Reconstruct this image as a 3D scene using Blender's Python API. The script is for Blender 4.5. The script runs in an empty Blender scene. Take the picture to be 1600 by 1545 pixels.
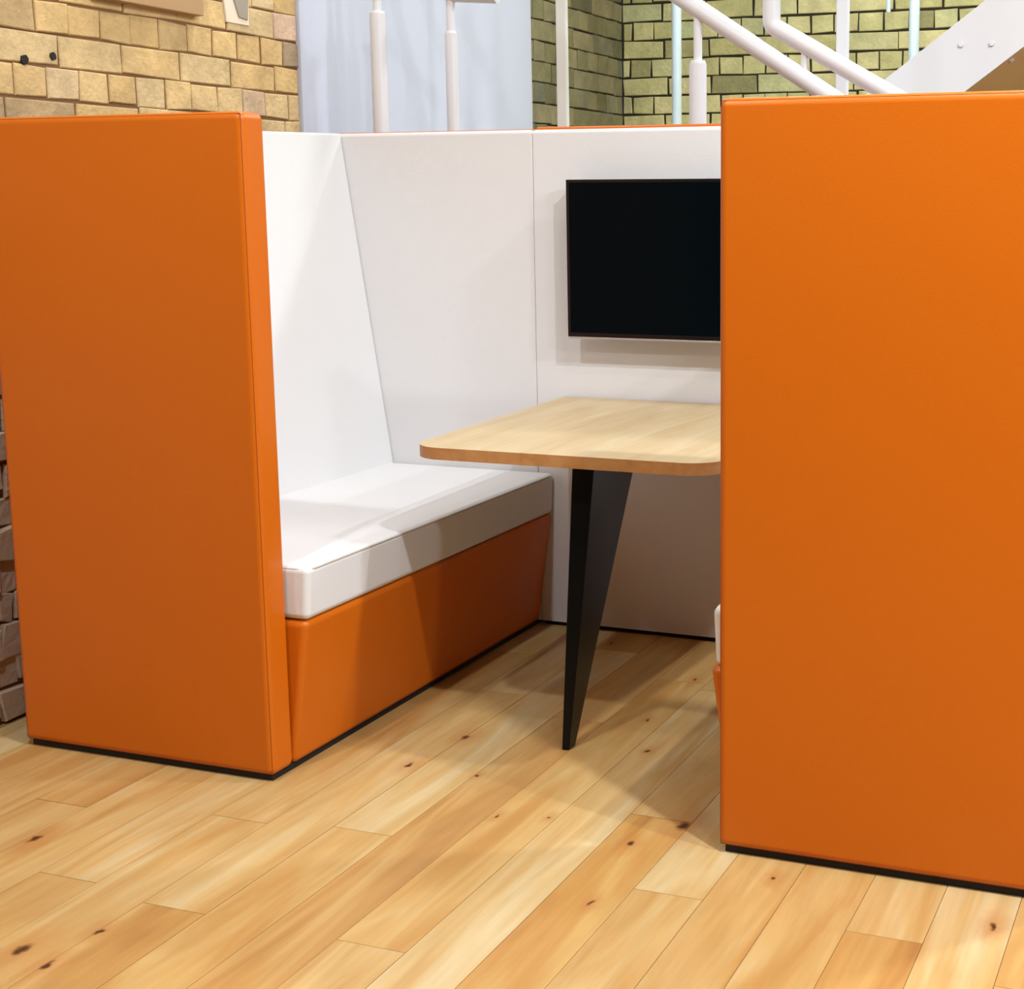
import bpy, bmesh, math, random
from mathutils import Vector, Matrix

random.seed(7)
sc = bpy.context.scene
COL = sc.collection

# ------------------------------------------------------------------ dimensions (metres)
H, HB, T, W, L = 1.498, 1.524, 0.083, 0.719, 1.378   # panel heights, thickness, bench depth, booth depth
GAP = 1.0706                                         # opening between the two benches
H0 = 0.0147                                          # upholstery starts above the dark plinth
ZB, ZS = 0.362, 0.4884                               # top of bench base, top of cushion
WX = -0.885                                          # face of the left brick wall
FY = 4.17                                            # face of the far brick wall

# ------------------------------------------------------------------ materials
def new_mat(name):
    m = bpy.data.materials.new(name); m.use_nodes = True
    nt = m.node_tree
    return m, nt, nt.nodes['Principled BSDF']

def srgb(r, g, b):
    f = lambda c: (c/255/12.92) if c/255 <= .04045 else ((c/255+.055)/1.055)**2.4
    return (f(r), f(g), f(b), 1)

def N(nt, t, **kw):
    n = nt.nodes.new(t)
    for k, v in kw.items(): setattr(n, k, v)
    return n

def simple(name, col, rough=.5, bump=0, scale=200, spec=.5, metal=0, low=0):
    m, nt, p = new_mat(name)
    p.inputs['Base Color'].default_value = col
    p.inputs['Roughness'].default_value = rough
    p.inputs['Specular IOR Level'].default_value = spec
    p.inputs['Metallic'].default_value = metal
    if bump or low:
        tc = N(nt, 'ShaderNodeTexCoord')
        n = N(nt, 'ShaderNodeTexNoise'); n.inputs['Scale'].default_value = scale; n.inputs['Detail'].default_value = 3
        nt.links.new(tc.outputs['Object'], n.inputs['Vector'])
        b = N(nt, 'ShaderNodeBump'); b.inputs['Strength'].default_value = bump; b.inputs['Distance'].default_value = .002
        nt.links.new(n.outputs['Fac'], b.inputs['Height'])
        if low:
            n2 = N(nt, 'ShaderNodeTexNoise'); n2.inputs['Scale'].default_value = 3.5; n2.inputs['Detail'].default_value = 1
            nt.links.new(tc.outputs['Object'], n2.inputs['Vector'])
            b2 = N(nt, 'ShaderNodeBump'); b2.inputs['Strength'].default_value = low; b2.inputs['Distance'].default_value = .01
            nt.links.new(n2.outputs['Fac'], b2.inputs['Height']); nt.links.new(b2.outputs['Normal'], b.inputs['Normal'])
        nt.links.new(b.outputs['Normal'], p.inputs['Normal'])
    return m

M = {}
M['orange'] = simple('orange_leatherette', srgb(193, 96, 11), .36, .1, 420, .32, low=.12)
M['orange_seam'] = simple('orange_piping', srgb(141, 61, 11), .6, spec=.3)
M['white'] = simple('white_leatherette', srgb(215, 214, 214), .42, .2, 420, .35, low=.1)
M['white_seam'] = simple('white_piping', srgb(177, 169, 157), .5, spec=.3)
M['plinth'] = simple('black_plinth', srgb(16, 12, 10), .7)
M['black_metal'] = simple('black_powder_coat', srgb(6, 8, 9), .3, .05, 600, .3)
M['screen'] = simple('black_screen_glass', srgb(4, 10, 13), .22, spec=.05)
M['bezel'] = simple('black_bezel', srgb(9, 10, 11), .3, spec=.4)
M['silver'] = simple('silver_strip', srgb(190, 186, 182), .35, metal=.7)
M['paint'] = simple('white_steel_paint', srgb(214, 215, 218), .35, .05, 60)
M['paint_cool'] = simple('pale_blue_paint', srgb(191, 207, 207), .35, .05, 60)
M['paint_grey'] = simple('grey_white_paint', srgb(207, 207, 199), .4, .05, 60)
M['plaster'] = simple('white_plaster', srgb(193, 198, 212), .75, .03, 90)
M['tan'] = simple('tan_soffit_board', srgb(238, 205, 166), .6, .1, 80)
M['ceiling'] = simple('white_ceiling', srgb(225, 222, 216), .9)
M['board'] = simple('brown_board', srgb(176, 140, 98), .6, .1, 60)
M['mortar_pale'] = simple('pale_patch_plaster', srgb(226, 212, 190), .9, .4, 60)
M['slate'] = simple('grey_slate_piece', srgb(158, 146, 132), .8, .4, 60)

def brick_mat(name, base, vari, dirt):
    m, nt, p = new_mat(name)
    at = N(nt, 'ShaderNodeAttribute', attribute_name='tone')
    tc = N(nt, 'ShaderNodeTexCoord')
    n1 = N(nt, 'ShaderNodeTexNoise'); n1.inputs['Scale'].default_value = 9; n1.inputs['Detail'].default_value = 8; n1.inputs['Roughness'].default_value = .7
    n2 = N(nt, 'ShaderNodeTexNoise'); n2.inputs['Scale'].default_value = 60; n2.inputs['Detail'].default_value = 5
    for n in (n1, n2): nt.links.new(tc.outputs['Object'], n.inputs['Vector'])
    ramp = N(nt, 'ShaderNodeValToRGB')
    cr = ramp.color_ramp
    cr.elements[0].position = 0; cr.elements[0].color = vari[0]
    cr.elements[1].position = 1; cr.elements[1].color = vari[-1]
    for i, c in enumerate(vari[1:-1]):
        e = cr.elements.new((i+1)/(len(vari)-1)); e.color = c
    sep = N(nt, 'ShaderNodeSeparateColor'); nt.links.new(at.outputs['Color'], sep.inputs[0])
    nt.links.new(sep.outputs[0], ramp.inputs[0])
    mx = N(nt, 'ShaderNodeMix', data_type='RGBA', blend_type='MULTIPLY'); mx.inputs[0].default_value = 1
    r2 = N(nt, 'ShaderNodeMapRange'); r2.inputs[1].default_value = .3; r2.inputs[2].default_value = .7; r2.inputs[3].default_value = .7; r2.inputs[4].default_value = 1.14
    nt.links.new(n1.outputs['Fac'], r2.inputs[0])
    nt.links.new(ramp.outputs[0], mx.inputs[6]); nt.links.new(r2.outputs[0], mx.inputs[7])
    # soot blotches
    n3 = N(nt, 'ShaderNodeTexNoise'); n3.inputs['Scale'].default_value = 1.7; n3.inputs['Detail'].default_value = 5
    nt.links.new(tc.outputs['Object'], n3.inputs['Vector'])
    r3 = N(nt, 'ShaderNodeMapRange'); r3.inputs[1].default_value = .56; r3.inputs[2].default_value = .75; r3.inputs[4].default_value = dirt
    nt.links.new(n3.outputs['Fac'], r3.inputs[0])
    mx2 = N(nt, 'ShaderNodeMix', data_type='RGBA'); mx2.inputs[7].default_value = srgb(112, 104, 88)
    nt.links.new(r3.outputs[0], mx2.inputs[0]); nt.links.new(mx.outputs[2], mx2.inputs[6])
    # second channel of the attribute: rough grey rubble at the foot of the wall
    mx3 = N(nt, 'ShaderNodeMix', data_type='RGBA'); mx3.inputs[7].default_value = srgb(196, 176, 160)
    nt.links.new(sep.outputs[1], mx3.inputs[0]); nt.links.new(mx2.outputs[2], mx3.inputs[6])
    nt.links.new(mx3.outputs[2], p.inputs['Base Color'])
    p.inputs['Roughness'].default_value = .85; p.inputs['Specular IOR Level'].default_value = .2
    b = N(nt, 'ShaderNodeBump'); b.inputs['Strength'].default_value = .7; b.inputs['Distance'].default_value = .006
    ad = N(nt, 'ShaderNodeMath', operation='ADD'); nt.links.new(n1.outputs['Fac'], ad.inputs[0]); nt.links.new(n2.outputs['Fac'], ad.inputs[1])
    nt.links.new(ad.outputs[0], b.inputs['Height']); nt.links.new(b.outputs['Normal'], p.inputs['Normal'])
    return m

M['brick_l'] = brick_mat('buff_stock_brick', None, [srgb(159, 139, 114), srgb(206, 174, 119), srgb(215, 183, 128), srgb(211, 186, 139), srgb(213, 183, 155)], .3)
M['brick_f'] = brick_mat('olive_stock_brick', None, [srgb(151, 145, 100), srgb(187, 180, 122), srgb(199, 193, 135), srgb(207, 197, 143), srgb(185, 187, 137)], .7)
M['brick_r'] = brick_mat('dark_olive_brick', None, [srgb(96, 94, 70), srgb(122, 118, 84), srgb(134, 128, 92), srgb(150, 140, 104), srgb(110, 112, 92)], .9)  # darker tones and heavier blotches than the far wall's brick
M['mortar'] = simple('dark_mortar', srgb(128, 96, 66), .95, .5, 80, .1)
M['mortar_f'] = simple('black_mortar', srgb(51, 46, 36), .95, .5, 80, .1)

KNOTS = [(-.288, -.416, 1), (.043, -.789, 1.1), (.126, -.816, .8), (.124, -.69, .6), (.266, .412, .8), (.231, .205, .8),
         (.565, .012, .45), (.672, .043, .4), (.886, -.017, .7), (.959, .101, 1.2), (1.647, -.124, .75), (.724, .479, .45),
         (.643, .679, .45), (.643, 1.025, .6), (.919, -.285, .5), (1.214, -.073, .5), (.288, 1.265, .6), (.412, .199, .4)]

def floor_mat():
    m, nt, p = new_mat('oak_plank_floor')
    lk = nt.links.new
    tc = N(nt, 'ShaderNodeTexCoord'); at = N(nt, 'ShaderNodeAttribute', attribute_name='tone')
    sep = N(nt, 'ShaderNodeSeparateColor'); lk(at.outputs['Color'], sep.inputs[0])
    off = N(nt, 'ShaderNodeCombineXYZ'); sc_ = N(nt, 'ShaderNodeMath', operation='MULTIPLY'); sc_.inputs[1].default_value = 37
    lk(sep.outputs[2], sc_.inputs[0]); lk(sc_.outputs[0], off.inputs[1]); lk(sc_.outputs[0], off.inputs[2])
    add = N(nt, 'ShaderNodeVectorMath', operation='ADD'); lk(tc.outputs['Object'], add.inputs[0]); lk(off.outputs[0], add.inputs[1])
    # fine grain, stretched along the boards
    mp = N(nt, 'ShaderNodeMapping'); mp.inputs['Scale'].default_value = (34, 1.6, 1); lk(add.outputs[0], mp.inputs['Vector'])
    g1 = N(nt, 'ShaderNodeTexNoise'); g1.inputs['Scale'].default_value = 2; g1.inputs['Detail'].default_value = 6; g1.inputs['Roughness'].default_value = .6; lk(mp.outputs[0], g1.inputs['Vector'])
    # broad figure (sapwood, cathedral)
    mp2 = N(nt, 'ShaderNodeMapping'); mp2.inputs['Scale'].default_value = (9, 1.1, 1); lk(add.outputs[0], mp2.inputs['Vector'])
    g2 = N(nt, 'ShaderNodeTexNoise'); g2.inputs['Scale'].default_value = 1.2; g2.inputs['Detail'].default_value = 3; g2.inputs['Distortion'].default_value = 1.4; lk(mp2.outputs[0], g2.inputs['Vector'])
    ramp = N(nt, 'ShaderNodeValToRGB'); cr = ramp.color_ramp
    cr.elements[0].position = 0; cr.elements[0].color = srgb(154, 108, 62)
    cr.elements[1].position = 1; cr.elements[1].color = srgb(195, 175, 134)
    e = cr.elements.new(.35); e.color = srgb(174, 132, 76)
    e = cr.elements.new(.65); e.color = srgb(185, 152, 99)
    # tone + figure
    t1 = N(nt, 'ShaderNodeMath', operation='MULTIPLY_ADD'); t1.inputs[1].default_value = 1.25; t1.inputs[2].default_value = -.63
    lk(g2.outputs['Fac'], t1.inputs[0])
    t2 = N(nt, 'ShaderNodeMath', operation='ADD', use_clamp=True); lk(t1.outputs[0], t2.inputs[0]); lk(sep.outputs[0], t2.inputs[1])
    lk(t2.outputs[0], ramp.inputs[0])
    gold = N(nt, 'ShaderNodeMix', data_type='RGBA', blend_type='MULTIPLY'); gold.inputs[7].default_value = (1.0, .9, .68, 1)
    lk(sep.outputs[1], gold.inputs[0]); lk(ramp.outputs[0], gold.inputs[6])
    gr = N(nt, 'ShaderNodeMapRange'); gr.inputs[1].default_value = .3; gr.inputs[2].default_value = .7; gr.inputs[3].default_value = .91; gr.inputs[4].default_value = 1.05
    lk(g1.outputs['Fac'], gr.inputs[0])
    mg = N(nt, 'ShaderNodeMix', data_type='RGBA', blend_type='MULTIPLY'); mg.inputs[0].default_value = 1
    lk(gold.outputs[2], mg.inputs[6]); lk(gr.outputs[0], mg.inputs[7])
    # knots
    wn = N(nt, 'ShaderNodeTexNoise'); wn.inputs['Scale'].default_value = 40; wn.inputs['Detail'].default_value = 3; lk(tc.outputs['Object'], wn.inputs['Vector'])
    wv = N(nt, 'ShaderNodeVectorMath', operation='MULTIPLY_ADD'); wv.inputs[1].default_value = (.022, .03, 0); lk(wn.outputs['Color'], wv.inputs[0]); lk(tc.outputs['Object'], wv.inputs[2])
    acc = None
    for (x, y, s) in KNOTS:
        sb = N(nt, 'ShaderNodeVectorMath', operation='SUBTRACT'); sb.inputs[1].default_value = (x+.011, y+.015, 0); lk(wv.outputs[0], sb.inputs[0])
        ml = N(nt, 'ShaderNodeVectorMath', operation='MULTIPLY'); ml.inputs[1].default_value = (1/(.013*s), 1/(.026*s), 0); lk(sb.outputs[0], ml.inputs[0])
        ln = N(nt, 'ShaderNodeVectorMath', operation='LENGTH'); lk(ml.outputs[0], ln.inputs[0])
        if acc is None: acc = ln.outputs['Value']
        else:
            mn = N(nt, 'ShaderNodeMath', operation='MINIMUM'); lk(acc, mn.inputs[0]); lk(ln.outputs['Value'], mn.inputs[1]); acc = mn.outputs[0]
    h1 = N(nt, 'ShaderNodeMapRange'); h1.inputs[1].default_value = .8; h1.inputs[2].default_value = 4.2; h1.inputs[3].default_value = .5; h1.inputs[4].default_value = 0
    lk(acc, h1.inputs[0])
    halo = N(nt, 'ShaderNodeMix', data_type='RGBA'); halo.inputs[7].default_value = srgb(166, 105, 51); lk(h1.outputs[0], halo.inputs[0]); lk(mg.outputs[2], halo.inputs[6])
    h2 = N(nt, 'ShaderNodeMapRange'); h2.inputs[1].default_value = .35; h2.inputs[2].default_value = .95; h2.inputs[3].default_value = .95; h2.inputs[4].default_value = 0
    lk(acc, h2.inputs[0])
    kn = N(nt, 'ShaderNodeMix', data_type='RGBA'); kn.inputs[7].default_value = srgb(65, 31, 15); lk(h2.outputs[0], kn.inputs[0]); lk(halo.outputs[2], kn.inputs[6])
    lk(kn.outputs[2], p.inputs['Base Color'])
    p.inputs['Roughness'].default_value = .42; p.inputs['Specular IOR Level'].default_value = .35
    b = N(nt, 'ShaderNodeBump'); b.inputs['Strength'].default_value = .12; b.inputs['Distance'].default_value = .001
    lk(g1.outputs['Fac'], b.inputs['Height']); lk(b.outputs['Normal'], p.inputs['Normal'])
    return m
M['floor'] = floor_mat()
M['gap'] = simple('plank_gap', srgb(150, 104, 60), .8)

def table_mat(name, c0, c1, c2):
    m, nt, p = new_mat(name); lk = nt.links.new
    tc = N(nt, 'ShaderNodeTexCoord')
    mp = N(nt, 'ShaderNodeMapping'); mp.inputs['Scale'].default_value = (16, 1.3, 16); lk(tc.outputs['Object'], mp.inputs['Vector'])
    n = N(nt, 'ShaderNodeTexNoise'); n.inputs['Scale'].default_value = 1.6; n.inputs['Detail'].default_value = 7; n.inputs['Roughness'].default_value = .6; n.inputs['Distortion'].default_value = .5
    lk(mp.outputs[0], n.inputs['Vector'])
    r = N(nt, 'ShaderNodeValToRGB'); cr = r.color_ramp
    cr.elements[0].position = .3; cr.elements[0].color = c0; cr.elements[1].position = .72; cr.elements[1].color = c2
    e = cr.elements.new(.5); e.color = c1
    lk(n.outputs['Fac'], r.inputs[0]); lk(r.outputs[0], p.inputs['Base Color'])
    p.inputs['Roughness'].default_value = .45; p.inputs['Specular IOR Level'].default_value = .3
    return m
M['oak'] = table_mat('pale_oak_laminate', srgb(177, 152, 111), srgb(187, 164, 126), srgb(194, 176, 143))
M['oak_edge_shade'] = table_mat('oak_shaded_edge', srgb(169, 120, 72), srgb(181, 132, 81), srgb(186, 143, 93))  # shade on the table's edge put into a darker, more orange oak

# ------------------------------------------------------------------ mesh helpers
def link(name, bm, mat, parent=None, smooth=True, wn=True):
    me = bpy.data.meshes.new(name)
    bmesh.ops.recalc_face_normals(bm, faces=bm.faces)
    bm.to_mesh(me); bm.free()
    for m in (mat if isinstance(mat, (list, tuple)) else [mat]): me.materials.append(m)
    if smooth:
        for f in me.polygons: f.use_smooth = True
        me.set_sharp_from_angle(angle=math.radians(50))
    o = bpy.data.objects.new(name, me); COL.objects.link(o)
    if parent is not None:
        o.parent = parent
        r = root_of(parent)
        me.transform(Matrix.Translation(-r.location))
    if smooth and wn:
        w = o.modifiers.new('weighted_normals', 'WEIGHTED_NORMAL'); w.keep_sharp = True
    return o

def root_of(o):
    while o.parent: o = o.parent
    return o

def thing(name, loc, label, cat, group=None):
    o = bpy.data.objects.new(name, None); COL.objects.link(o)
    o.location = loc; o.empty_display_size = .1
    o['label'] = label; o['category'] = cat
    if group: o['group'] = group
    return o

def tag(o, label, cat, group=None, kind=None):
    o['label'] = label; o['category'] = cat
    if group: o['group'] = group
    if kind: o['kind'] = kind
    return o

def bevel(bm, w, seg=4, edges=None):
    if w: bmesh.ops.bevel(bm, geom=edges or list(bm.edges), offset=w, segments=seg, profile=.5, affect='EDGES', clamp_overlap=True)

def hexa(bm, pts):
    """pts: 4 bottom then 4 top (same order)"""
    v = [bm.verts.new(p) for p in pts]
    for q in ((3,2,1,0),(4,5,6,7),(0,1,5,4),(1,2,6,5),(2,3,7,6),(3,0,4,7)): bm.faces.new([v[i] for i in q])
    return v

def box(x0, x1, y0, y1, z0, z1, bev=0, seg=4):
    x0, x1 = sorted((x0, x1))
    bm = bmesh.new()
    hexa(bm, [(x0,y0,z0),(x1,y0,z0),(x1,y1,z0),(x0,y1,z0),(x0,y0,z1),(x1,y0,z1),(x1,y1,z1),(x0,y1,z1)])
    bevel(bm, bev, seg); return bm

def prism_y(prof, y0, y1, bev=0, seg=4):
    """profile of (x,z) points extruded along y"""
    bm = bmesh.new()
    a = [bm.verts.new((x, y0, z)) for x, z in prof]; b = [bm.verts.new((x, y1, z)) for x, z in prof]
    n = len(prof); bm.faces.new(a); bm.faces.new(b[::-1])
    for i in range(n): bm.faces.new([a[i], b[i], b[(i+1)%n], a[(i+1)%n]])
    bmesh.ops.recalc_face_normals(bm, faces=bm.faces)
    bevel(bm, bev, seg); return bm

def prism_z(prof, z0, z1, bev=0, seg=3):
    bm = bmesh.new()
    a = [bm.verts.new((x, y, z0)) for x, y in prof]; b = [bm.verts.new((x, y, z1)) for x, y in prof]
    n = len(prof); bm.faces.new(a[::-1]); bm.faces.new(b)
    for i in range(n): bm.faces.new([a[i], a[(i+1)%n], b[(i+1)%n], b[i]])
    if bev:
        hor = [e for e in bm.edges if abs(e.verts[0].co.z-e.verts[1].co.z) < 1e-6]
        bevel(bm, bev, seg, hor)
    return bm

def prism_dir(prof, y0, y1, bev=0): return prism_y(prof, y0, y1, bev, 2)

def tube(bm, pts, r, seg=20, cap=True, closed=False):
    pts = [Vector(p) for p in pts]; rings = []; n = len(pts)
    for i, p in enumerate(pts):
        if closed: d = (pts[(i+1)%n]-pts[i-1]).normalized()
        else: d = (pts[min(i+1, n-1)]-pts[max(i-1, 0)]).normalized()
        up = Vector((0,1,0)) if abs(d.y) < .9 else Vector((1,0,0))
        u = d.cross(up).normalized(); v = d.cross(u)
        rings.append([bm.verts.new(p+(u*math.cos(2*math.pi*k/seg)+v*math.sin(2*math.pi*k/seg))*r) for k in range(seg)])
    for i in range(n if closed else n-1):
        a, b = rings[i], rings[(i+1)%n]
        for k in range(seg): bm.faces.new([a[k], a[(k+1)%seg], b[(k+1)%seg], b[k]])
    if cap and not closed: bm.faces.new(rings[0][::-1]); bm.faces.new(rings[-1])
    return bm

def lathe(bm, x, y, prof, seg=28):
    """profile of (r, z) about a vertical axis"""
    rings = [[bm.verts.new((x+r*math.cos(2*math.pi*k/seg), y+r*math.sin(2*math.pi*k/seg), z)) for k in range(seg)] for r, z in prof]
    for a, b in zip(rings, rings[1:]):
        for k in range(seg): bm.faces.new([a[k], a[(k+1)%seg], b[(k+1)%seg], b[k]])
    bm.faces.new(rings[0][::-1]); bm.faces.new(rings[-1]); return bm

def arc(p0, p1, p2, n=8):
    """rounded bend from p0 to p2 about corner p1"""
    p0, p1, p2 = map(Vector, (p0, p1, p2))
    return [((1-t)**2)*p0+2*t*(1-t)*p1+t*t*p2 for t in [i/n for i in range(n+1)]]

# ------------------------------------------------------------------ setting: floor of real planks
def build_floor():
    PW, X0 = .1417, -.0205
    x_lo, x_hi, y_lo, y_hi = WX-.02, 5.2, -4.6, FY
    fixed = {-1: [-.536], 0: [-.19, -1.45], 1: [-.572, .75], 2: [-.154, 1.2], 3: [.62, -.9], 4: [-.57, 1.0], 5: [.95, -1.0],
             6: [.12, -1.3], 7: [-.205, -1.6], 8: [-.9], 9: [-1.1], 10: [-1.2], 11: [-.8], -2: [-.9, .2], -3: [-.25], -4: [-.6, .4]}
    tone = {(-1, -.3): (.64, .05), (-1, -.9): (.5, .25), (0, -.1): (.52, .1), (0, -.5): (.6, .15), (1, 0): (.6, .1), (1, -.8): (.42, .1),
            (2, 0): (.78, .1), (2, -.5): (.52, .35), (3, 0): (.42, .1), (3, -.3): (.42, .1), (4, 0): (.5, .55), (4, -.8): (.62, .1),
            (5, 0): (.74, .0), (6, .3): (.6, .0), (6, -.2): (.42, .75), (7, 0): (.78, .15), (7, -.5): (.62, .3), (8, 0): (.5, .3),
            (9, 0): (.52, .3), (10, 0): (.6, .1), (11, 0): (.66, .0), (-2, -.3): (.5, .2), (-3, 0): (.42, .2), (-3, -.6): (.5, .1)}
    verts, faces, cols, mats = [], [], [], []
    g, d = .0006, .003
    k0 = math.floor((x_lo-X0)/PW); k1 = math.ceil((x_hi-X0)/PW)
    rnd = random.Random(11)
    for k in range(k0, k1):
        xa, xb = max(x_lo, X0+k*PW), min(x_hi, X0+(k+1)*PW)
        if xb-xa < .01: continue
        js = list(fixed.get(k, []))
        base = min(js) if js else -4.6+rnd.uniform(0, 1.3)
        if not js: js.append(base)
        y = base
        while y > y_lo+.4:
            y -= rnd.uniform(.9, 1.5); js.append(y)
        y = max(js)
        while y < y_hi-.4:
            y += rnd.uniform(.9, 1.5); js.append(y)
        js = sorted(j for j in js if y_lo+.05 < j < y_hi-.05)
        ends = [y_lo]+js+[y_hi]
        for ya, yb in zip(ends, ends[1:]):
            t = (rnd.uniform(.36, .72), rnd.choice([0, .1, .2, .4]))
            for (kk, yy), v in tone.items():
                if kk == k and ya <= yy < yb: t = v
            ro = rnd.random(); i = len(verts); dz = rnd.uniform(-.0002, .0002)
            verts += [(xa+g,ya+g,dz),(xb-g,ya+g,dz),(xb-g,yb-g,dz),(xa+g,yb-g,dz),(xa,ya,-d),(xb,ya,-d),(xb,yb,-d),(xa,yb,-d)]
            for f in ((0,1,2,3),(4,5,1,0),(5,6,2,1),(6,7,3,2),(7,4,0,3)):
                faces.append([i+q for q in f]); cols.append((t[0], t[1], ro, 1)); mats.append(0 if f == (0,1,2,3) else 1)
    i = len(verts)
    verts += [(x_lo,y_lo,-.05),(x_hi,y_lo,-.05),(x_hi,y_hi,-.05),(x_lo,y_hi,-.05)]
    faces.append([i+3,i+2,i+1,i]); cols.append((.5,0,0,1)); mats.append(1)
    me = bpy.data.meshes.new('floor'); me.from_pydata(verts, [], faces)
    a = me.color_attributes.new('tone', 'FLOAT_COLOR', 'CORNER')
    for p in me.polygons:
        p.material_index = mats[p.index]
        for li in p.loop_indices: a.data[li].color = cols[p.index]
    me.materials.append(M['floor']); me.materials.append(M['gap'])
    o = bpy.data.objects.new('floor', me); COL.objects.link(o)
    tag(o, 'pale oak plank floor with dark knots', 'floor', kind='structure')
build_floor()

# ------------------------------------------------------------------ setting: brick walls, English bond, every brick modelled
def brick_wall(name, label, axis, face, a0, a1, z0, z1, course, zoff, par, mats, seed, skip=None, rubble=None):
    """axis 'x': wall plane x=face looking to +x, runs along y.  axis 'y': plane y=face looking to -y, runs along x"""
    rnd = random.Random(seed); V, F, C, MI = [], [], [], []
    P = (lambda a, dpt, z: (face-dpt, a, z)) if axis == 'x' else (lambda a, dpt, z: (a, face+dpt, z))
    def quad_box(b0, b1, c0, c1, out, tone, rub, j=.002):
        i = len(V); e = .003
        r = lambda: rnd.uniform(-j, j)
        oc = [(b0+r(), c0+r()), (b1+r(), c0+r()), (b1+r(), c1+r()), (b0+r(), c1+r())]
        cx, cz = (b0+b1)/2, (c0+c1)/2
        for (u, w) in oc: V.append(P(u, .012, w))
        for (u, w) in oc: V.append(P(u, out+.003, w))
        for (u, w) in oc: V.append(P(u+(e if u < cx else -e), out, w+(e if w < cz else -e)))
        fs = [(8,9,10,11)]
        for s in range(4):
            t = (s+1) % 4
            fs += [(s, t, 4+t, 4+s), (4+s, 4+t, 8+t, 8+s)]
        for f in fs: F.append([i+q for q in f]); C.append((tone, rub, 0, 1)); MI.append(0)
    n0 = math.floor((z0-zoff)/course); n1 = math.ceil((z1-zoff)/course)
    for n in range(n0, n1):
        c0, c1 = zoff+n*course, zoff+(n+1)*course
        if c1 <= z0+.01 or c0 >= z1-.01: continue
        c0, c1 = max(c0, z0), min(c1, z1)
        hdr = (n+par) % 2 == 0
        wdt = .1135 if hdr else .227
        a = a0-(.057 if hdr else 0)-rnd.uniform(0, .02)
        while a < a1:
            w = wdt*(rnd.uniform(.94, 1.06) if not (rubble and c0 < rubble) else rnd.uniform(.35, .8))
            b0, b1 = max(a, a0), min(a+w, a1)
            a += w
            if b1-b0 < .02: continue
            jt = .0028 if axis == 'x' else .0042
            tone = min(1, max(0, rnd.gauss(.55, .24)))
            if rnd.random() < .06: tone = rnd.uniform(0, .2)
            rub = 0; out = rnd.uniform(-.0015, .002)
            if rubble and c0 < rubble:
                rub = rnd.uniform(.6, 1); out = -rnd.uniform(-.001, .014)
            dz = rnd.uniform(-.006, .006) if rub else 0
            quad_box(b0+jt, b1-jt, c0+jt+dz, c1-jt+dz*.6, out, tone, rub, .009 if rub else .0034)
    # mortar bed behind
    i = len(V)
    for (u, w) in ((a0, z0), (a1, z0), (a1, z1), (a0, z1)): V.append(P(u, .006, w))
    for (u, w) in ((a0, z0), (a1, z0), (a1, z1), (a0, z1)): V.append(P(u, .2, w))
    for f in ((0,1,2,3),(7,6,5,4),(0,4,5,1),(1,5,6,2),(2,6,7,3),(3,7,4,0)):
        F.append([i+q for q in f]); C.append((.5,0,0,1)); MI.append(1)
    me = bpy.data.meshes.new(name); me.from_pydata(V, [], F)
    at = me.color_attributes.new('tone', 'FLOAT_COLOR', 'CORNER')
    for p in me.polygons:
        p.material_index = MI[p.index]
        for li in p.loop_indices: at.data[li].color = C[p.index]
    for m in mats: me.materials.append(m)
    bm = bmesh.new(); bm.from_mesh(me); bmesh.ops.recalc_face_normals(bm, faces=bm.faces); bm.to_mesh(me); bm.free()
    o = bpy.data.objects.new(name, me); COL.objects.link(o)
    tag(o, label, 'wall', kind='structure'); return o

PL0, PL1 = 1.487, 3.152
brick_wall('wall_left', 'buff brick wall behind the left bench', 'x', WX, -1.6, PL0, 0, 3.2, .0823, 1.570-.0823*30, 0, [M['brick_l'], M['mortar']], 3, rubble=.95)
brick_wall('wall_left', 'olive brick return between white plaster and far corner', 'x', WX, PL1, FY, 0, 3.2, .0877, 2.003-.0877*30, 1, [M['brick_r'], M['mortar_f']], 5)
brick_wall('wall_back', 'olive brick wall behind the staircase', 'y', FY, WX, 5.2, 0, 3.2, .0877, 2.003-.0877*30, 1, [M['brick_f'], M['mortar_f']], 9)
tag(link('wall_left', box(WX-.2, WX+.012, PL0, PL1, 0, 3.2, .003, 2), M['plaster']), 'smooth white plastered stretch of the left wall', 'wall', kind='structure')
tag(link('ceiling', box(WX-.2, 5.2, -4.6, FY+.2, 3.2, 3.3), M['ceiling']), 'plain white ceiling', 'ceiling', kind='structure')

# fixings on the left brick wall
o = link('wall_board', box(WX-.004, WX+.03, .56, .992, 1.842, 1.99, .003, 2), M['board']); tag(o, 'flat brown board fixed to the buff brick wall', 'board')
def poly_x(pts, x0, x1, bev=.002):
    bm = bmesh.new()
    a = [bm.verts.new((x0, y, z)) for y, z in pts]; b = [bm.verts.new((x1, y, z)) for y, z in pts]; n = len(pts)
    bm.faces.new(a); bm.faces.new(b[::-1])
    for i in range(n): bm.faces.new([a[i], b[i], b[(i+1)%n], a[(i+1)%n]])
    bmesh.ops.recalc_face_normals(bm, faces=bm.faces); bevel(bm, bev, 2); return bm
pt = thing('plaster_patch', (WX, 1.19, 1.842), 'pale plaster patch with grey chip high on the buff brick wall', 'plaster patch')
link('render', poly_x([(1.128, 1.842), (1.235, 1.842), (1.238, 1.93), (1.236, 2.02), (1.12, 2.02), (1.114, 1.93)], WX-.004, WX+.005), M['mortar_pale'], pt)
link('chip', poly_x([(1.183, 1.862), (1.225, 1.858), (1.236, 1.96), (1.234, 2.01), (1.152, 2.01), (1.158, 1.92)], WX+.003, WX+.009), M['slate'], pt)
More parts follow.
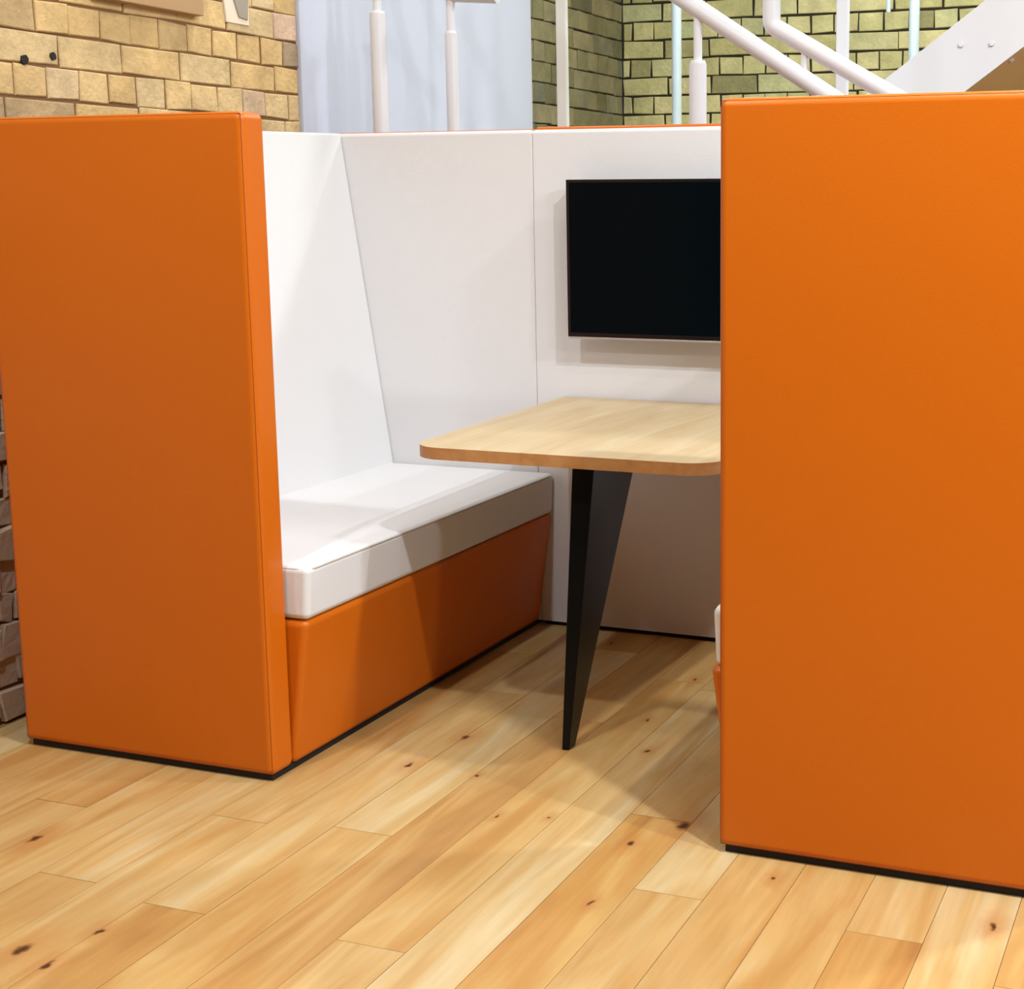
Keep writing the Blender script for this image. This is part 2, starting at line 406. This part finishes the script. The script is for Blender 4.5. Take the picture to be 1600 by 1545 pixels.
for i, (y, z) in enumerate(((.325, 1.661), (.422, 1.678))):
    bm = bmesh.new(); tube(bm, [(WX-.002, y, z), (WX+.0035, y, z)], .012 if i == 0 else .010, 14)
    for v in bm.verts:
        v.co.z += .0015*math.sin(v.co.y*900)
    tag(link('wall_plug', bm, M['plinth']), ['dark drilled hole in pale brick, nearer the left edge', 'dark drilled hole in pale brick, right one of two'][i], 'hole')

def pad(x0, x1, y0, y1, z0, z1):
    """padded lining: generous roll along the top, tight vertical joints"""
    bm = box(x0, x1, y0, y1, z0, z1)
    hor = [e for e in bm.edges if abs(e.verts[0].co.z-z1) < 1e-6 and abs(e.verts[1].co.z-z1) < 1e-6]
    bevel(bm, .013, 6, hor)
    ver = [e for e in bm.edges if abs((e.verts[0].co-e.verts[1].co).normalized().z) > .99]
    bevel(bm, .0035, 3, ver); return bm
# ------------------------------------------------------------------ the booth benches
def bench(side):
    """side -1: left bench (backrest to -x, open edge at x=0). side +1: mirrored, open edge at x=GAP"""
    X = (lambda x: x) if side < 0 else (lambda x: GAP-x)
    lab = 'orange high-backed bench on the left with white seat and backrest' if side < 0 else 'orange high-backed bench on the right, hiding part of the screen'
    r = thing('booth_bench', (X(-W/2), L/2, 0), lab, 'bench')
    P = lambda pr: [(X(x), z) for x, z in pr]
    dc = 0 if side < 0 else .013
    e = link('end_panel', box(X(-W), X(0), 0, T, H0, H, .017, 6), M['orange'], r)
    # stitched seam round the front face of the end panel
    bm = bmesh.new(); ins = .0054
    xs0, xs1 = X(-W+ins), X(-ins)
    ring = [(xs0, .0050, H0+ins), (xs1, .0050, H0+ins), (xs1, .0050, H-ins), (xs0, .0050, H-ins)]
    for a, b in zip(ring, ring[1:]+ring[:1]): tube(bm, [a, b], .0009, 8)
    link('seam', bm, M['orange_seam'], e)
    # outer shell: back and far side
    bm = bmesh.new(); xa, xb = sorted((X(-W), X(-W+.03)))
    zt0, zt1 = H-.004, HB+.002
    hexa(bm, [(xa,T,H0),(xb,T,H0),(xb,L+T,H0),(xa,L+T,H0),(xa,T,zt0),(xb,T,zt0),(xb,L+T,zt1),(xa,L+T,zt1)]); bevel(bm, .008, 4)
    link('back_shell', bm, M['orange'], r)
    f = link('far_shell', box(X(-W+.03), X(-.002), L+.022, L+T, H0, HB+.002, .008, 4), M['orange'], r)
    link('far_lining', pad(*sorted((X(-W+.03), X(-.0004))), L, L+.03, H0, HB-.001), M['white'], r)
    # sloping white backrest
    bm = bmesh.new(); ya, yb = T+.002, L-.001; za, zb_ = H-.009, HB-.001
    q = [(X(-W+.028), .44), (X(-.505), .44)]; xn = -.505-.158*(za-.44)/(zb_-.44)      # keeps the sloping face flat
    hexa(bm, [(q[0][0],ya,.44),(q[1][0],ya,.44),(q[1][0],yb,.44),(q[0][0],yb,.44),(q[0][0],ya,za),(X(xn),ya,za),(X(-.663),yb,zb_),(q[0][0],yb,zb_)])
    bmesh.ops.recalc_face_normals(bm, faces=bm.faces); bevel(bm, .008, 4)
    b = link('backrest', bm, M['white'], r)
    # seat
    link('seat_base', prism_y(P([(-W+.03, H0), (0, H0), (.048, ZB), (-W+.03, ZB)]), T+.001, L-.002, .017, 6), M['orange'], r)
    cu = link('seat_cushion', prism_y(P([(-.54, ZB+.001), (.050-dc, ZB+.001), (.056-dc, ZS), (-.54, ZS)]), T+.003, L-.004, .016, 6), M['white'], r)
    bm = bmesh.new(); zp = ZS-.0075; xp = .0525-dc
    pts = [(X(-.48), T+.008, zp)] + arc((X(xp-.03), T+.0085, zp), (X(xp), T+.0085, zp), (X(xp), T+.04, zp)) + arc((X(xp), L-.04, zp), (X(xp), L-.009, zp), (X(xp-.03), L-.009, zp))
    tube(bm, pts, .0030, 8); link('piping', bm, M['white_seam'], cu)
    # dark recessed plinth
    bm = box(X(-W+.012), X(-.012), .014, L+T-.012, 0, H0+.004); link('plinth', bm, M['plinth'], r)
    return r
bench(-1); bench(1)

# ------------------------------------------------------------------ screen wall between the benches
r = thing('screen_panel', (GAP/2, L+T/2, 0), 'white padded panel joining both benches, carrying the black screen', 'partition')
link('lining', pad(.0004, GAP-.0004, L, L+.03, H0, HB-.001), M['white'], r)
link('shell', box(.001, GAP-.001, L+.022, L+T, H0, HB+.008, .008, 4), M['orange'], r)
link('plinth', box(.012, GAP-.012, L+.012, L+T-.012, 0, H0+.004), M['plinth'], r)

tv = thing('television', (GAP/2, L-.06, .917), 'black flat television mounted above the oak table', 'television')
x0, x1, z0, z1, yf = .1484, GAP-.1484, .917, 1.374, L-.0848
bz = link('casing', box(x0, x1, yf+.004, yf+.05, z0, z1, .004, 3), M['bezel'], tv)
link('screen', box(x0+.009, x1-.009, yf+.001, yf+.01, z0+.013, z1-.009, .0015, 2), M['screen'], tv)
bm = box(x0, x1, yf, yf+.006, z0+.0095, z1, .0015, 2)
# a real frame: four rails round the screen
bm.free(); bm = bmesh.new()
def add_box(bm, a0, a1, b0, b1, c0, c1):
    hexa(bm, [(a0,b0,c0),(a1,b0,c0),(a1,b1,c0),(a0,b1,c0),(a0,b0,c1),(a1,b0,c1),(a1,b1,c1),(a0,b1,c1)])
add_box(bm, x0, x0+.009, yf, yf+.006, z0, z1); add_box(bm, x1-.009, x1, yf, yf+.006, z0, z1)
add_box(bm, x0+.009, x1-.009, yf, yf+.006, z1-.009, z1); add_box(bm, x0+.009, x1-.009, yf, yf+.006, z0, z0+.013)
link('bezel', bm, M['bezel'], tv, smooth=False)
link('trim_strip', box(x0+.002, x1-.002, yf-.001, yf+.02, z0-.005, z0+.0005, .001, 2), M['silver'], tv)
link('wall_mount', box(GAP/2-.18, GAP/2+.18, yf+.045, L-.0006, z0+.12, z1-.1, .002, 2), M['black_metal'], tv)

# ------------------------------------------------------------------ table
tb = thing('meeting_table', (GAP/2, .9, 0), 'pale oak table with black blade leg between the benches', 'table')
tx0, tx1, ty0, ty1, zt = .111, GAP-.111, .385, L-.012, .7278
def rounded(pts, radii, n=14):
    """polygon corners rounded with tangent arcs"""
    out = []
    for i, (p, r) in enumerate(zip(pts, radii)):
        p = Vector((*p, 0)); a = (Vector((*pts[i-1], 0))-p).normalized(); b = (Vector((*pts[(i+1) % len(pts)], 0))-p).normalized()
        if not r: out.append((p.x, p.y)); continue
        half = a.angle(b)/2; d = r/math.tan(half); c = p+(a+b).normalized()*(r/math.sin(half))
        u = p+a*d-c; v = p+b*d-c; ang = u.angle(v)
        for k in range(n+1):
            t = k/n; w = (u*math.sin((1-t)*ang)+v*math.sin(t*ang))/math.sin(ang)
            out.append((c.x+w.x, c.y+w.y))
    return out
top = link('table_top', prism_z(rounded([(.142, ty0), (GAP-.142, ty0), (GAP-.098, ty1), (.098, ty1)], [.09, .09, 0, 0]), zt-.029, zt, .0012, 2), [M['oak'], M['oak_edge_shade']], tb)
for f in top.data.polygons:
    if abs(f.normal.z) < .5: f.material_index = 1
bm = bmesh.new(); cx = GAP/2
hexa(bm, [(cx-.009,.414,0),(cx+.009,.417,0),(cx+.010,.452,0),(cx-.010,.452,0), (cx-.030,.545,zt-.030),(cx+.030,.545,zt-.030),(cx+.030,.83,zt-.030),(cx-.030,.83,zt-.030)])
bevel(bm, .0025, 2); link('leg', bm, M['black_metal'], tb)
link('top_plate', box(cx-.09, cx+.09, .56, .88, zt-.036, zt-.0285, .001, 1), M['black_metal'], tb)
link('wall_bracket', box(cx-.22, cx+.22, ty1-.05, L-.0006, zt-.055, zt-.0285, .002, 2), M['black_metal'], tb)

# ------------------------------------------------------------------ stairs and railings behind the booth
def sleeve_post(name, x, y, zs, label, rr_=.0275, rt=.0145, ztop=3.2, part_rail=None):
    t = thing(name, (x, y, 0), label, 'post')
    bm = bmesh.new(); lathe(bm, x, y, [(rr_, 0), (rr_, zs-.008), (rr_*.86, zs)]); link('sleeve', bm, M['paint'], t)
    bm = bmesh.new(); lathe(bm, x, y, [(rt, zs-.05), (rt, ztop)]); link('upright', bm, M['paint'], t)
    return t
# two stubby posts by the white plaster
def ppost(): pass
sleeve_post('railing_post', -.655, 1.6, 1.918, 'white sleeved post nearest the buff brick wall', .0265, .0145, 3.2)
t = sleeve_post('railing_post', -.472, 1.75, 1.864, 'white sleeved post capped by a short round rail', .021, .0145, 1.985)
bm = bmesh.new(); tube(bm, [(-.482, 1.75, 1.985)] + [(-.32, 1.75, 1.973), (-.306, 1.75, 1.972), (-.300, 1.75, 1.972)], .026, 20); link('rail', bm, M['paint'], t)

sr = thing('stair_railing', (.373, 1.8, 0), 'white tubular railing of two sloping rails over the right bench', 'railing')
s1 = (1.65-1.936)/(.737-.297)
rail1 = lambda x: 1.936+s1*(x-.297)-.0
bm = bmesh.new(); tube(bm, [(-.2, 1.8, rail1(-.2)+.02), (1.9, 1.8, rail1(1.9)+.02)], .0285, 24); link('lower_rail', bm, M['paint'], sr)
s2 = (1.654-1.868)/(.947-.575)
rail2 = lambda x: 1.868+s2*(x-.575)
bm = bmesh.new()
pts = [(.614, 1.8, 3.2), (.614, 1.8, 1.93)] + arc((.614, 1.8, rail2(.614)+.016), (.614, 1.8, rail2(.614)), (.630, 1.8, rail2(.630)), 4) + [(2.2, 1.8, rail2(2.2))]
tube(bm, pts, .0275, 24); link('upper_rail', bm, M['paint'], sr)
bm = bmesh.new(); lathe(bm, .373, 1.8, [(.0275, 0), (.0275, 1.735), (.0235, 1.748)]); link('post', bm, M['paint'], sr)
bm = bmesh.new(); lathe(bm, .373, 1.8, [(.0135, 1.72), (.0135, rail1(.373)+.02)]); link('upright', bm, M['paint'], sr)
for x in (.720, 1.06, 1.4):
    bm = bmesh.new(); lathe(bm, x, 1.8, [(.0105, rail1(x)+.02), (.0105, rail2(x))], 16); link('baluster', bm, M['paint'], sr)
bm = bmesh.new(); lathe(bm, 1.9, 1.8, [(.0275, 0), (.0275, rail2(1.9))]); link('post', bm, M['paint'], sr)

# flight rising to the right
st = thing('staircase', (1.0, 2.6, 0), 'white steel staircase rising to the right behind the right bench', 'staircase')
sa = (1.931-1.688)/(1.218-.887)        # slope of the string
ztop_ = lambda x: 1.688+sa*(x-.887); zbot = lambda x: ztop_(x)-.235
XL, ZL = .36, 1.04                     # edge and height of the half landing the flight starts from
xe = .887+(3.2-1.688)/sa
prof = [(XL, ZL-.13), (XL+.16, ZL-.13), (xe+.02, zbot(xe+.02)), (xe+.02, 3.18), (xe-.02/sa, 3.18), (XL, ztop_(XL))]
prof[1] = (.887+(ZL-.13+.235-1.688)/sa, ZL-.13)
if prof[1][0] < XL: prof = [(XL, zbot(XL))]+prof[2:]
link('stringer', prism_y(prof, 2.10, 2.112, .001, 1), M['paint'], st)
link('stringer', prism_y(prof, 3.08, 3.092, .001, 1), M['paint'], st)
n = 12
for i in range(2, n):
    z = ZL+(3.2-ZL)*i/n; x = XL+(z-1.288)/sa
    link('tread', box(max(x, XL+.001), x+.24, 2.112, 3.08, z-.03, z, .002, 1), M['paint_grey'], st)
x0_ = XL+.02
bm = prism_y([(x0_, zbot(x0_)+.002), (xe, zbot(xe)+.002), (xe-.02, zbot(xe)+.012), (x0_-.0, zbot(x0_)+.018)], 2.112, 3.08); link('soffit', bm, M['tan'], st)
link('landing', box(-.84, XL, 2.10, 3.09, ZL-.13, ZL, .004, 2), M['paint'], st)
for (x, y) in ((-.8, 2.14), (-.8, 3.05), (XL-.05, 2.14), (XL-.05, 3.05)):
    link('column', box(x-.03, x+.03, y-.03, y+.03, 0, ZL-.13, .003, 2), M['paint'], st)
link('column', box(2.6, 2.66, 2.12, 2.18, 0, zbot(2.6)+.02, .003, 2), M['paint'], st)
link('column', box(2.6, 2.66, 3.01, 3.07, 0, zbot(2.6)+.02, .003, 2), M['paint'], st)
bm_list = [((1.145, 2.100, 1.798), 'bolt'), ((1.241, 2.100, 1.798), 'bolt')]
for (x, y, z), nm in bm_list:
    bm = bmesh.new(); tube(bm, [(x, y-.007, z), (x, y+.003, z)], .0085, 12); bevel(bm, .0015, 1); link(nm, bm, M['paint'], st)
x = 1.293; z = zbot(x)
bm = bmesh.new(); d = Vector((sa, 0, -1)).normalized(); p = Vector((x, 2.16, zbot(x)+.002)); tube(bm, [p+d*.009, p-d*.004], .010, 12); link('bolt', bm, M['paint'], st)

# plain uprights further back
def upright(x, y, r, z0, mat, label, name='support_post'):
    bm = bmesh.new(); lathe(bm, x, y, [(r, z0), (r, 3.2)], 24); o = link(name, bm, M[mat]); o.location = (0, 0, 0)
    tag(o, label, 'post')
def flat_upright(x, y, a, b, mat, label, z0=0):
    o = link('support_post', box(x-a, x+a, y-b, y+b, z0, 3.2, .004, 2), M[mat]); tag(o, label, 'post')
flat_upright(-.1885, 2.0, .0185, .012, 'paint_grey', 'flat off-white upright standing right of the white plaster')
upright(-.270, 3.3, .021, 0, 'paint_cool', 'pale blue-grey upright left of the sleeved stair railing post')
flat_upright(.795, 1.97, .0195, .012, 'paint', 'white upright crossing behind the upper sloping rail')
upright(.719, 3.4, .021, 0, 'paint_cool', 'pale blue-grey upright that disappears behind the white stair string')
bm = bmesh.new(); lathe(bm, .497, 3.9, [(.009, 2.135), (.011, 2.145), (.011, 3.2)], 16); tag(link('hanging_rod', bm, M['paint_cool']), 'short thin rod hanging in front of the olive brick wall', 'rod')

# ------------------------------------------------------------------ lights
def area(name, loc, power, size, col=(1, .9, .77), target=None, spread=180):
    d = bpy.data.lights.new(name, 'AREA'); d.shape = 'DISK'; d.size = size; d.energy = power; d.color = col; d.spread = math.radians(spread)
    o = bpy.data.objects.new(name, d); COL.objects.link(o); o.location = loc
    dirv = (Vector(target)-Vector(loc)) if target else Vector((0, 0, -1))
    o.rotation_euler = dirv.to_track_quat('-Z', 'Y').to_euler()
    return o
LAMP = (.9, .955, 1)
area('downlight_and_fill', (.15, -1.0, 3.15), 34, .10, LAMP)
area('downlight_and_fill', (2.15, -.78, 3.15), 74, .10, LAMP)
area('downlight_and_fill', (1.36, -.35, 3.15), 11, .10, LAMP)
area('downlight_and_fill', (2.45, .8, 3.15), 46, .10, LAMP)
area('downlight_and_fill', (4.6, -1.05, 3.15), 165, .12, LAMP)
area('downlight_and_fill', (5.0, -2.6, 3.15), 110, .14, LAMP)
area('downlight_and_fill', (-.7, -2.7, 3.15), 28, .14, LAMP)  # added fill to brighten the left end panel, no fitting known here
area('downlight_and_fill', (-.45, 1.3, 3.15), 13, .12, LAMP)
area('stair_light', (.25, 2.85, 3.15), 20, .25, (.92, .97, 1))
area('stair_light', (1.5, 2.75, 3.15), 34, .25, (.92, .98, 1))
area('stair_light', (2.9, 2.7, 3.15), 24, .25, (.92, 1, .96))

wd = bpy.data.worlds.new('world'); sc.world = wd; wd.use_nodes = True
wd.node_tree.nodes['Background'].inputs[0].default_value = (1, .96, .91, 1)
wd.node_tree.nodes['Background'].inputs[1].default_value = .02

# ------------------------------------------------------------------ camera
cd = bpy.data.cameras.new('camera'); cam = bpy.data.objects.new('camera', cd); COL.objects.link(cam); sc.camera = cam
yaw, pitch, roll = .34699, .15882, -.0007
cy_, sy_ = math.cos(yaw), math.sin(yaw)
fw = Vector((-sy_*math.cos(pitch), cy_*math.cos(pitch), -math.sin(pitch)))
rt = Vector((cy_, sy_, 0)); up = rt.cross(fw)
r2 = rt*math.cos(roll)+up*math.sin(roll); u2 = up*math.cos(roll)-rt*math.sin(roll)
m = Matrix((r2, u2, -fw)).transposed().to_4x4(); m.translation = Vector((2.0042, -2.6682, 1.2974))
cam.matrix_world = m
cd.sensor_fit = 'HORIZONTAL'; cd.sensor_width = 36; cd.lens = 36*2303.42/1600
cd.shift_x = (800-1098.12)/1600; cd.shift_y = (691.13-772.5)/1600
cd.clip_start = .05

vs = sc.view_settings
sc.display_settings.display_device = 'sRGB'
vs.view_transform = 'Standard'; vs.look = 'None'; vs.gamma = 1; vs.use_curve_mapping = False
vs.exposure = .08
